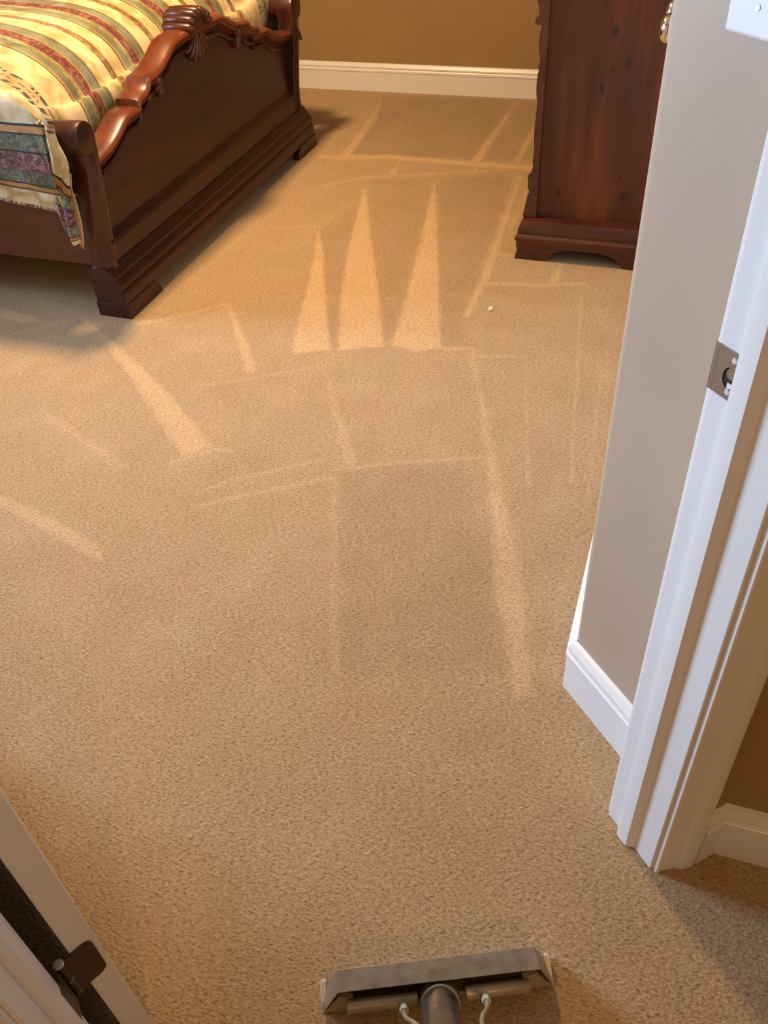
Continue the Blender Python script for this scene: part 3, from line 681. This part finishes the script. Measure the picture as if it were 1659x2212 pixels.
# three woven dashed rows and the dashed hem
for vc, hw, fr, cc in ((.436, .0068, 26, (0.03, 0.03, 0.06)), (.462, .0045, 40, (0.20, 0.08, 0.06)), (.488, .0068, 26, (0.03, 0.03, 0.06)), (.006, .005, 34, (0.05, 0.03, 0.03))):
    ph = math_n(m, 'SINE', math_n(m, 'MULTIPLY', math_n(m, 'ADD', U_, math_n(m, 'MULTIPLY', wv, 0.15)), fr * 6.283))
    on = math_n(m, 'GREATER_THAN', ph, -0.1); bmk = band_mask(vc - hw, vc + hw)
    col = mixc(m, math_n(m, 'MULTIPLY', math_n(m, 'MULTIPLY', on, bmk), 0.9), col, cc)
lk(m, col, bsdf(m).inputs['Base Color'])
wz = noise(m, uv.outputs[0], 9, 3); fine = noise(m, uv.outputs[0], 420, 1)
bump(m, math_n(m, 'ADD', math_n(m, 'MULTIPLY', wz, 1.0), math_n(m, 'MULTIPLY', fine, 0.05)), 0.5, 0.012)
M['comforter'] = m
M['lining'] = mat('beige comforter lining', (0.55, 0.40, 0.22), 0.85)

def sn(a, b, c=0.0): return math.sin(a * b + c)
LX = [(-3.88, .80), (-3.2, .80), (-2.6, .795), (-2.42, .79), (-2.34, .786), (-2.26, .780), (-2.20, .773), (-2.15, .764), (-2.10, .752), (-2.06, .738), (-2.02, .718), (-1.99, .698), (-1.965, .674), (-1.945, .648), (-1.932, .622), (-1.925, .602),
      (-1.917, .598), (-1.908, .603), (-1.899, .598), (-1.891, .580), (-1.886, .552), (-1.883, .52), (-1.880, .47)]
def dens(pts, step):
    out = [pts[0]]
    for a, b in zip(pts[:-1], pts[1:]):
        k = max(1, int(math.hypot(b[0] - a[0], b[1] - a[1]) / step))
        out += [(a[0] + (b[0] - a[0]) * t / k, a[1] + (b[1] - a[1]) * t / k) for t in range(1, k + 1)]
    return out
LXd = dens(LX, 0.022)
# cross parameter w in [0, Wt]
wlist = []
wv0 = 0.0
while wv0 < Wt / 2 - 1e-6: wlist.append(wv0); wv0 += 0.012 if wv0 < 0.5 else 0.022
wlist += [Wt / 2] + [Wt - a for a in wlist[::-1]]
def cross(x, H, wq, s_arc):
    """position for cross coordinate wq on the near half; mirrored outside"""
    z0 = 0.372 + min(0.05, 0.16 * max(0.0, -1.88 - x)) + 0.004 * sn(x, 19.0)
    ys = 2.176
    r_ = 0.095
    Hs = max(H, 0.755) - r_
    if wq <= 0.30:
        t = wq / 0.30; z = z0 + (Hs - z0) * t
        y = ys + 0.010 * sn(x, 11.0, 1.0) * (1 - t) ** 0.7 + 0.004 * sn(x, 31.0) * (1 - t) - 0.020 * math.sin(math.pi * min(1, t)) * 0.9
        return y, z
    if wq <= 0.44:
        a = (wq - 0.30) / 0.14 * math.pi / 2
        y = ys + r_ - r_ * math.cos(a); z = Hs + (H - Hs) * math.sin(a)
        return y, z
    y = ys + r_ + (wq - 0.44) / (mid - 0.44) * (YC - ys - r_)
    q = (y - ys - r_)
    z = H + 0.020 * (1 - math.exp(-q / 0.15)) + 0.007 * sn(y, 9.0, 1.2) * sn(x, 6.0, .3)
    return y, z
V = []; UVs = []; s_ = 0.0; rows = []
for i, (x, zc) in enumerate(LXd):
    if i: s_ += math.hypot(x - LXd[i - 1][0], zc - LXd[i - 1][1])
    for wq in wlist:
        near = wq <= mid; wl = wq if near else Wt - wq
        H = zc
        # along the near edge the quilt keeps its height nearly up to the post, then drops
        edge = math.exp(-max(0.0, wl - 0.36) / 0.10)
        Ze = float(np.interp(x, [-4, -2.3, -2.1, -2.0, -1.95, -1.92, -1.90, -1.885, -1.880], [.79, .776, .765, .757, .750, .738, .718, .665, .62]))
        He = H + (Ze - H) * edge
        y, z = cross(x, He, wl, s_)
        xx = x
        if wl < 0.40: xx = x + 0.045 * max(0.0, min(1.0, (x + 1.97) / 0.09)) * min(1.0, (0.40 - wl) / 0.08)
        if wl > 0.44:
            xx = x + 0.006 * sn(wl, 16.0) * min(1, max(0, (x + 2.3) / 0.3))
        V.append((xx, y if near else 2 * YC - y, z)); UVs.append((s_, wq))
k = len(wlist); F = [(i * k + j, (i + 1) * k + j, (i + 1) * k + j + 1, i * k + j + 1) for i in range(len(LXd) - 1) for j in range(k - 1)]
CLOC = (-2.9, YC, 0.35)
def uvset(o, UVs):
    l = o.data.uv_layers.new(name='weave')
    for lp in o.data.loops: l.data[lp.index].uv = UVs[lp.vertex_index]
co = obj('comforter', [(a - CLOC[0], b - CLOC[1], c - CLOC[2]) for a, b, c in V], F, M['comforter'], loc=CLOC)
uvset(co, UVs); shade(co, 80)
sm = co.modifiers.new('thick', 'SOLIDIFY'); sm.thickness = 0.014; sm.offset = -1
tag(co, 'gold and burgundy striped comforter spread over the sleigh bed', 'comforter')
# folded corner hanging beside the near post
Lp = [(-1.806, 0.673), (-1.811, 0.651), (-1.82, 0.618), (-1.828, 0.591), (-1.837, 0.564), (-1.846, 0.533), (-1.854, 0.507), (-1.861, 0.48), (-1.866, 0.413), (-1.865, 0.354), (-1.852, 0.302), (-1.835, 0.275)]
Rp = [(-1.794, 0.671), (-1.801, 0.643), (-1.808, 0.616), (-1.806, 0.586), (-1.789, 0.568), (-1.777, 0.538), (-1.78, 0.51), (-1.795, 0.477), (-1.81, 0.418), (-1.822, 0.358), (-1.83, 0.296), (-1.833, 0.277)]
V = []; U2 = []; nj = 9
for i, ((xl_, zl), (xr, zr)) in enumerate(zip(Lp, Rp)):
    for j in range(nj):
        t = j / (nj - 1); x = xl_ + (xr - xl_) * t; z = zl + (zr - zl) * t
        y = 2.163 + 0.014 * (2 * t - 1) ** 2 - 0.007 * math.sin(t * 9 + i * 0.8)
        V.append((x, y, z)); U2.append((0.3 + t * 0.1 + i * 0.04, [.47, .42, .37, .33, .315, .285, .262, .235, .19, .15, .09, .03][i] + 0.055 * t * (i < 9)))
F = [(i * nj + j, i * nj + j + 1, (i + 1) * nj + j + 1, (i + 1) * nj + j) for i in range(len(Lp) - 1) for j in range(nj - 1)]
dp = obj('corner_fold', V, F, M['comforter'], co, smooth=60); att(dp, CLOC); uvset(dp, U2)
sm = dp.modifiers.new('thick', 'SOLIDIFY'); sm.thickness = 0.008; sm.offset = -1
sb = dp.modifiers.new('sub', 'SUBSURF'); sb.levels = sb.render_levels = 1
Ll = [(-1.795, .500), (-1.815, .455), (-1.822, .400), (-1.832, .340), (-1.838, .285), (-1.832, .258)]
Rl = [(-1.790, .500), (-1.803, .450), (-1.800, .403), (-1.803, .343), (-1.815, .285), (-1.824, .255)]
V = []
for i, ((xl_, zl), (xr, zr)) in enumerate(zip(Ll, Rl)):
    for j in range(5):
        t = j / 4; V.append((xl_ + (xr - xl_) * t, 2.182 + 0.006 * math.sin(3 * t), zl + (zr - zl) * t))
F = [(i * 5 + j, i * 5 + j + 1, (i + 1) * 5 + j + 1, (i + 1) * 5 + j) for i in range(len(Ll) - 1) for j in range(4)]
ln = obj('lining', V, F, M['lining'], dp, smooth=60); att(ln, (0, 0, 0)); 
sm = ln.modifiers.new('thick', 'SOLIDIFY'); sm.thickness = 0.004
ln['label'] = 'plain beige lining'
# the far side's corner just shows past the far post
V = []; U2 = []
for i, (x, z) in enumerate([(-1.86, .62), (-1.84, .58), (-1.80, .53), (-1.775, .50), (-1.765, .46)]):
    for j in range(5):
        t = j / 4; V.append((x - 0.06 * (1 - t), 2 * YC - 2.163 + 0.008 * math.sin(5 * t), z - 0.02 * t)); U2.append((0.2 + .1 * t, z - .352))
F = [(i * 5 + j, i * 5 + j + 1, (i + 1) * 5 + j + 1, (i + 1) * 5 + j) for i in range(4) for j in range(4)]
dp2 = obj('corner_fold', V, F, M['comforter'], co, smooth=60); att(dp2, CLOC); uvset(dp2, U2)
sm = dp2.modifiers.new('thick', 'SOLIDIFY'); sm.thickness = 0.008

# ------------------------------------------------------------ chest of drawers
DL = (-0.31, 3.45, 0.0)
ch = empty('chest_of_drawers', DL)
tag(ch, 'tall knotty cherry wood chest of drawers against the right wall', 'chest of drawers')
attd = lambda o: att(o, DL)
Y0, Y1, XB, XF = 2.985, 3.915, -0.078, -0.512
attd(G().box((XF + .003, Y0, .135), (XB, Y0 + .020, 1.30)).obj('side_panel', M['dresser_side'], ch, bevel=0.0015))
attd(G().box((XF + .003, Y1 - .020, .135), (XB, Y1, 1.30)).obj('side_panel', M['dresser_side'], ch, bevel=0.0015))
attd(G().box((XB - .012, Y0 + .02, .135), (XB, Y1 - .02, 1.30)).obj('back_panel', M['dresser_trim'], ch))
attd(G().box((XF + .05, Y0 + .021, .14), (XB - .013, Y1 - .021, 1.29)).obj('carcass', M['dresser_trim'], ch))
attd(G().box((XF + .003, Y0 - .0025, .142), (XF + .026, Y0, 1.299)).obj('side_stile', M['dresser_side'], ch, bevel=0.001))
# plinth: moulded on three sides, 'out' outwards
def outl(d): return [(XB, Y0 - d), (XF - d, Y0 - d), (XF - d, Y1 + d), (XB, Y1 + d)]
mp = [(-.012, .050), (.054, .050), (.0545, .066), (.059, .074), (.060, .082), (.056, .088), (.050, .092), (.051, .098), (.052, .108), (.0495, .116), (.047, .124), (.045, .132), (.040, .139), (.012, .142), (-.012, .144)]
v, f = sweep_profile([(o, z) for o, z in mp], [(XB, Y1), (XF, Y1), (XF, Y0), (XB, Y0)][::1])
# path travels so that left is outward
v2, f2 = sweep_profile([(o, z) for o, z in mp], [(XB, Y0), (XF, Y0), (XF, Y1), (XB, Y1)])
def outward(vv): return min(p[0] for p in vv) < XF - .03
vv, ff = (v, f) if outward(v) else (v2, f2)
attd(G().add(vv, ff).obj('plinth', M['dresser_trim'], ch, smooth=30))
# bracket feet cut from boards, flared at the floor
def fbd(poly, axis, a, b): return G().prism(poly, a, b, axis=axis)
sx = XF - .054
side = [(sx - .006, 0), (sx - .004, .006), (sx + .002, .03), (sx, .051), (XB, .051), (XB, 0), (-.185, 0), (-.197, .010), (-.204, .022), (-.222, .034), (-.255, .045), (-.300, .0495), (-.355, .0495), (-.405, .044), (-.434, .032), (-.450, .010), (-.458, 0)]
for ya in (Y0 - .054, Y1 + .034):
    # y prisms take (z, x)
    g = G().prism([(z, x) for x, z in side], ya, ya + .020, axis='y'); attd(g.obj('foot', M['dresser_trim'], ch, bevel=0.002))
fr = [(Y0 - .033, 0), (Y0 + .09, 0), (Y0 + .105, .03), (Y0 + .16, .044), (Y1 - .16, .044), (Y1 - .105, .03), (Y1 - .09, 0), (Y1 + .033, 0), (Y1 + .033, .051), (Y0 - .033, .051)]
attd(G().prism(fr, sx + .002, sx + .022, axis='x').obj('foot', M['dresser_trim'], ch, bevel=0.002))
# front face: stiles, drawers with swollen fronts
stile = [(-.508, .143), (-.556, .143), (-.555, .150), (-.552, .165), (-.549, .18), (-.545, .205), (-.543, .222), (-.537, .228), (-.538, .236), (-.543, .245), (-.543, .270), (-.546, .284), (-.541, .293), (-.532, .300), (-.530, .318), (-.528, .750), (-.508, .750)]
for y0 in (Y0 - .018, Y1 - .040):
    attd(G().prism([(z, x) for x, z in stile], y0, y0 + .058, axis='y').obj('stile', M['dresser_trim'], ch, smooth=35))
    up = [(-.508, .751), (-.545, .751), (-.550, .757), (-.550, .765), (-.545, .772), (-.540, .776), (-.5385, .79), (-.545, .81), (-.548, .84), (-.545, .90), (-.538, 1.0), (-.536, 1.28), (-.508, 1.28)]
    attd(G().prism([(z, x) for x, z in up], y0, y0 + .058, axis='y').obj('carved_pilaster', M['dresser_trim'], ch, smooth=40))
for z0, z1, bow in ((.155, .325, .0), (.345, .485, .012), (.497, .625, .014), (.637, .745, .014), (.79, 1.0, .014), (1.02, 1.26, .014)):
    d = []
    for k in range(13):
        t = k / 12; d.append((-.531 - bow * 0.35 - bow * math.sin(math.pi * t) ** 0.7 * .7, z0 + (z1 - z0) * t))
    pr = [(-.50, z0)] + d + [(-.50, z1)]
    dd = attd(G().prism([(z, x) for x, z in pr], Y0 + .045, Y1 - .045, axis='y').obj('drawer', M['dresser_trim'], ch, smooth=40))
    for yk in (Y0 + .22, Y1 - .22):
        zz = (z0 + z1) / 2; x0 = -.531 - bow
        o = G().tube([(x0 + .004, yk, zz), (x0 - .010, yk, zz), (x0 - .014, yk, zz), (x0 - .022, yk, zz), (x0 - .025, yk, zz)], [.010, .006, .013, .014, .007], 16).obj('knob', M['bronze'], dd, smooth=50); att(o, (0, 0, 0))
# lipped edges of the drawer fronts that show along the corner
for zz in (.337, .491, .631):
    attd(G().box((-.5335, Y0 - .012, zz - .007), (-.509, Y0 + .045, zz + .007)).obj('drawer_rail', M['dresser_trim'], ch, bevel=0.003))
attd(G().box((-.560, Y0 - .03, 1.30), (XB, Y1 + .03, 1.335)).obj('top', M['dresser_trim'], ch, bevel=0.008))

# ------------------------------------------------------------ carpet cleaning wand
WR = math.atan2(0.1207, 0.272)
WO = (-0.150, 0.480, 0.0)
wd = empty('carpet_cleaning_wand', WO, WR)
tag(wd, 'stainless steel carpet cleaning wand head standing on the carpet at the doorway', 'carpet wand')
def wob(g, name, m_, p=None, **k): return g.obj(name, m_, p or wd, **k)
# hood: folded sheet, open underneath towards the operator
t_ = 0.0022
A0, A1 = -.153, .147
zb, zf = .066, .071
v = [(A0, -.0085, zb), (A1 + .004, -.0085, zb - .001), (A1, .0225, zf), (A0 + .002, .0225, zf), (-.176, .030, .012), (.169, .030, .012), (-.180, -.013, .010), (.1725, -.014, .010)]
f = [(0, 1, 2, 3), (3, 2, 5, 4), (0, 3, 4, 6), (1, 7, 5, 2)]
hd = wob(G().add(v, f), 'hood', M['wand_steel']); 
s_m = hd.modifiers.new('t', 'SOLIDIFY'); s_m.thickness = t_; s_m.offset = -1
b_m = hd.modifiers.new('b', 'BEVEL'); b_m.width = 0.0022; b_m.segments = 3; b_m.limit_method = 'ANGLE'; b_m.angle_limit = math.radians(25)
# throat block under the hood
g = G().add([(-.166, -.006, .006), (.160, -.006, .006), (.160, .024, .006), (-.166, .024, .006), (-.146, .000, .060), (.141, .000, .060), (.141, .019, .062), (-.146, .019, .062)], [(0, 3, 2, 1), (4, 5, 6, 7), (0, 1, 5, 4), (1, 2, 6, 5), (2, 3, 7, 6), (3, 0, 4, 7)])
wob(g, 'suction_throat', M['slot'])
# sloping cheeks at both ends
for s in (-1, 1):
    X = lambda a: a * s - (0.004 if s < 0 else 0.0036)
    g = G().add([(X(.174), -.0125, .006), (X(.128), -.0145, .006), (X(.128), -.011, .040), (X(.150), -.009, .050), (X(.168), .006, .006), (X(.128), .004, .006), (X(.128), .004, .040), (X(.148), .004, .050)],
                [(0, 1, 2, 3), (4, 7, 6, 5), (0, 3, 7, 4), (3, 2, 6, 7), (1, 5, 6, 2), (0, 4, 5, 1)])
    wob(g, 'end_cheek', M['wand_alloy'], bevel=0.001)
    g = G().add([(X(.1745), -.012, .0), (X(.179), -.012, .0), (X(.178), .0, .012), (X(.179), .026, .0235), (X(.172), .030, .0235), (X(.1735), .034, .0), (X(.180), .034, 0), (X(.168), .026, .0235), (X(.172), 0, .012)],
                [(0, 1, 2, 8), (8, 2, 3, 7), (7, 3, 4), (4, 3, 6, 5), (1, 6, 3, 2), (0, 8, 7, 4, 5), (0, 5, 6, 1)])
    wob(g, 'glide', M['glide'], bevel=0.001)
wob(G().box((-.17, -.004, 0), (.164, .004, .006)).box((-.17, .022, 0), (.164, .030, .0115)), 'glide_strip', M['glide'])
# jet manifold pipes
for a0, a1 in ((-.142, -.036), (.036, .134)):
    g = G().tube([(a0, -.0185, .036), (a0 + .0015, -.0185, .036), (a1 - .0015, -.0185, .036), (a1, -.0185, .036)], [.0085, .0105, .0105, .0095], 20)
    wob(g, 'jet_pipe', M['wand_alloy'], smooth=40)
for ax in (-.058, .064):
    c = wob(G().tube([(ax, -.026, .041), (ax, -.031, .046)], [.0060, .0060], 6).tube([(ax, -.030, .045), (ax, -.038, .052)], .0050, 16).tube([(ax, -.034, .0485), (ax, -.041, .055)], .0068, 6), 'hose_fitting', M['pin'], smooth=30)
    s = 1 if ax > 0 else -1
    o = G().tube([(ax, -.038, .052), (ax, -.046, .060), (ax - s * .002, -.054, .070), (ax - s * .006, -.062, .084), (ax - s * .012, -.072, .104), (ax - s * .018, -.090, .14), (ax - s * .024, -.125, .20)], .0034, 12).obj('hose', M['wand_alloy'], c, smooth=60)
# main tube
def L2W(p):
    c_, s_2 = math.cos(WR), math.sin(WR); dx, dy = p[0] - WO[0], p[1] - WO[1]; return (dx * c_ + dy * s_2, -dx * s_2 + dy * c_, p[2])
pts = [(-.1455, .4650, .022), (-.1415, .4530, .036), (-.1365, .4380, .056), (-.1285, .4150, .088), (-.1190, .3900, .124), (-.094, .317, .21), (-.045, .165, .37), (.025, -.05, .59), (.09, -.25, .78), (.11, -.40, .84)]
wob(G().tube([L2W(p) for p in pts], [.0285, .0285, .0280, .0275, .0270] + [.0260] * 5, 32), 'wand_tube', M['wand_tube'], smooth=50)
wob(G().tube([L2W(pts[0]), L2W(pts[1]), L2W((-.1385, .4440, .048))], [.030, .0305, .0290], 32), 'weld_collar', M['wand_alloy'], smooth=40)

# ------------------------------------------------------------ scrap of lint
g = G(); ellip(g, (0, 0, .004), (.005, .013, .004), 10, 6)
for k in range(8):
    a = k * 0.8; g.tube([(0.004 * math.cos(a), .006 * math.sin(a), .004), (.008 * math.cos(a + .3), .013 * math.sin(a + .3), .006), (.010 * math.cos(a + .7), .017 * math.sin(a + .7), .003)], .0008, 5)
o = g.obj('lint_scrap', M['lint'], loc=(-0.566, 2.549, 0), smooth=60)
tag(o, 'tiny white scrap of lint on the carpet in front of the chest of drawers', 'lint')
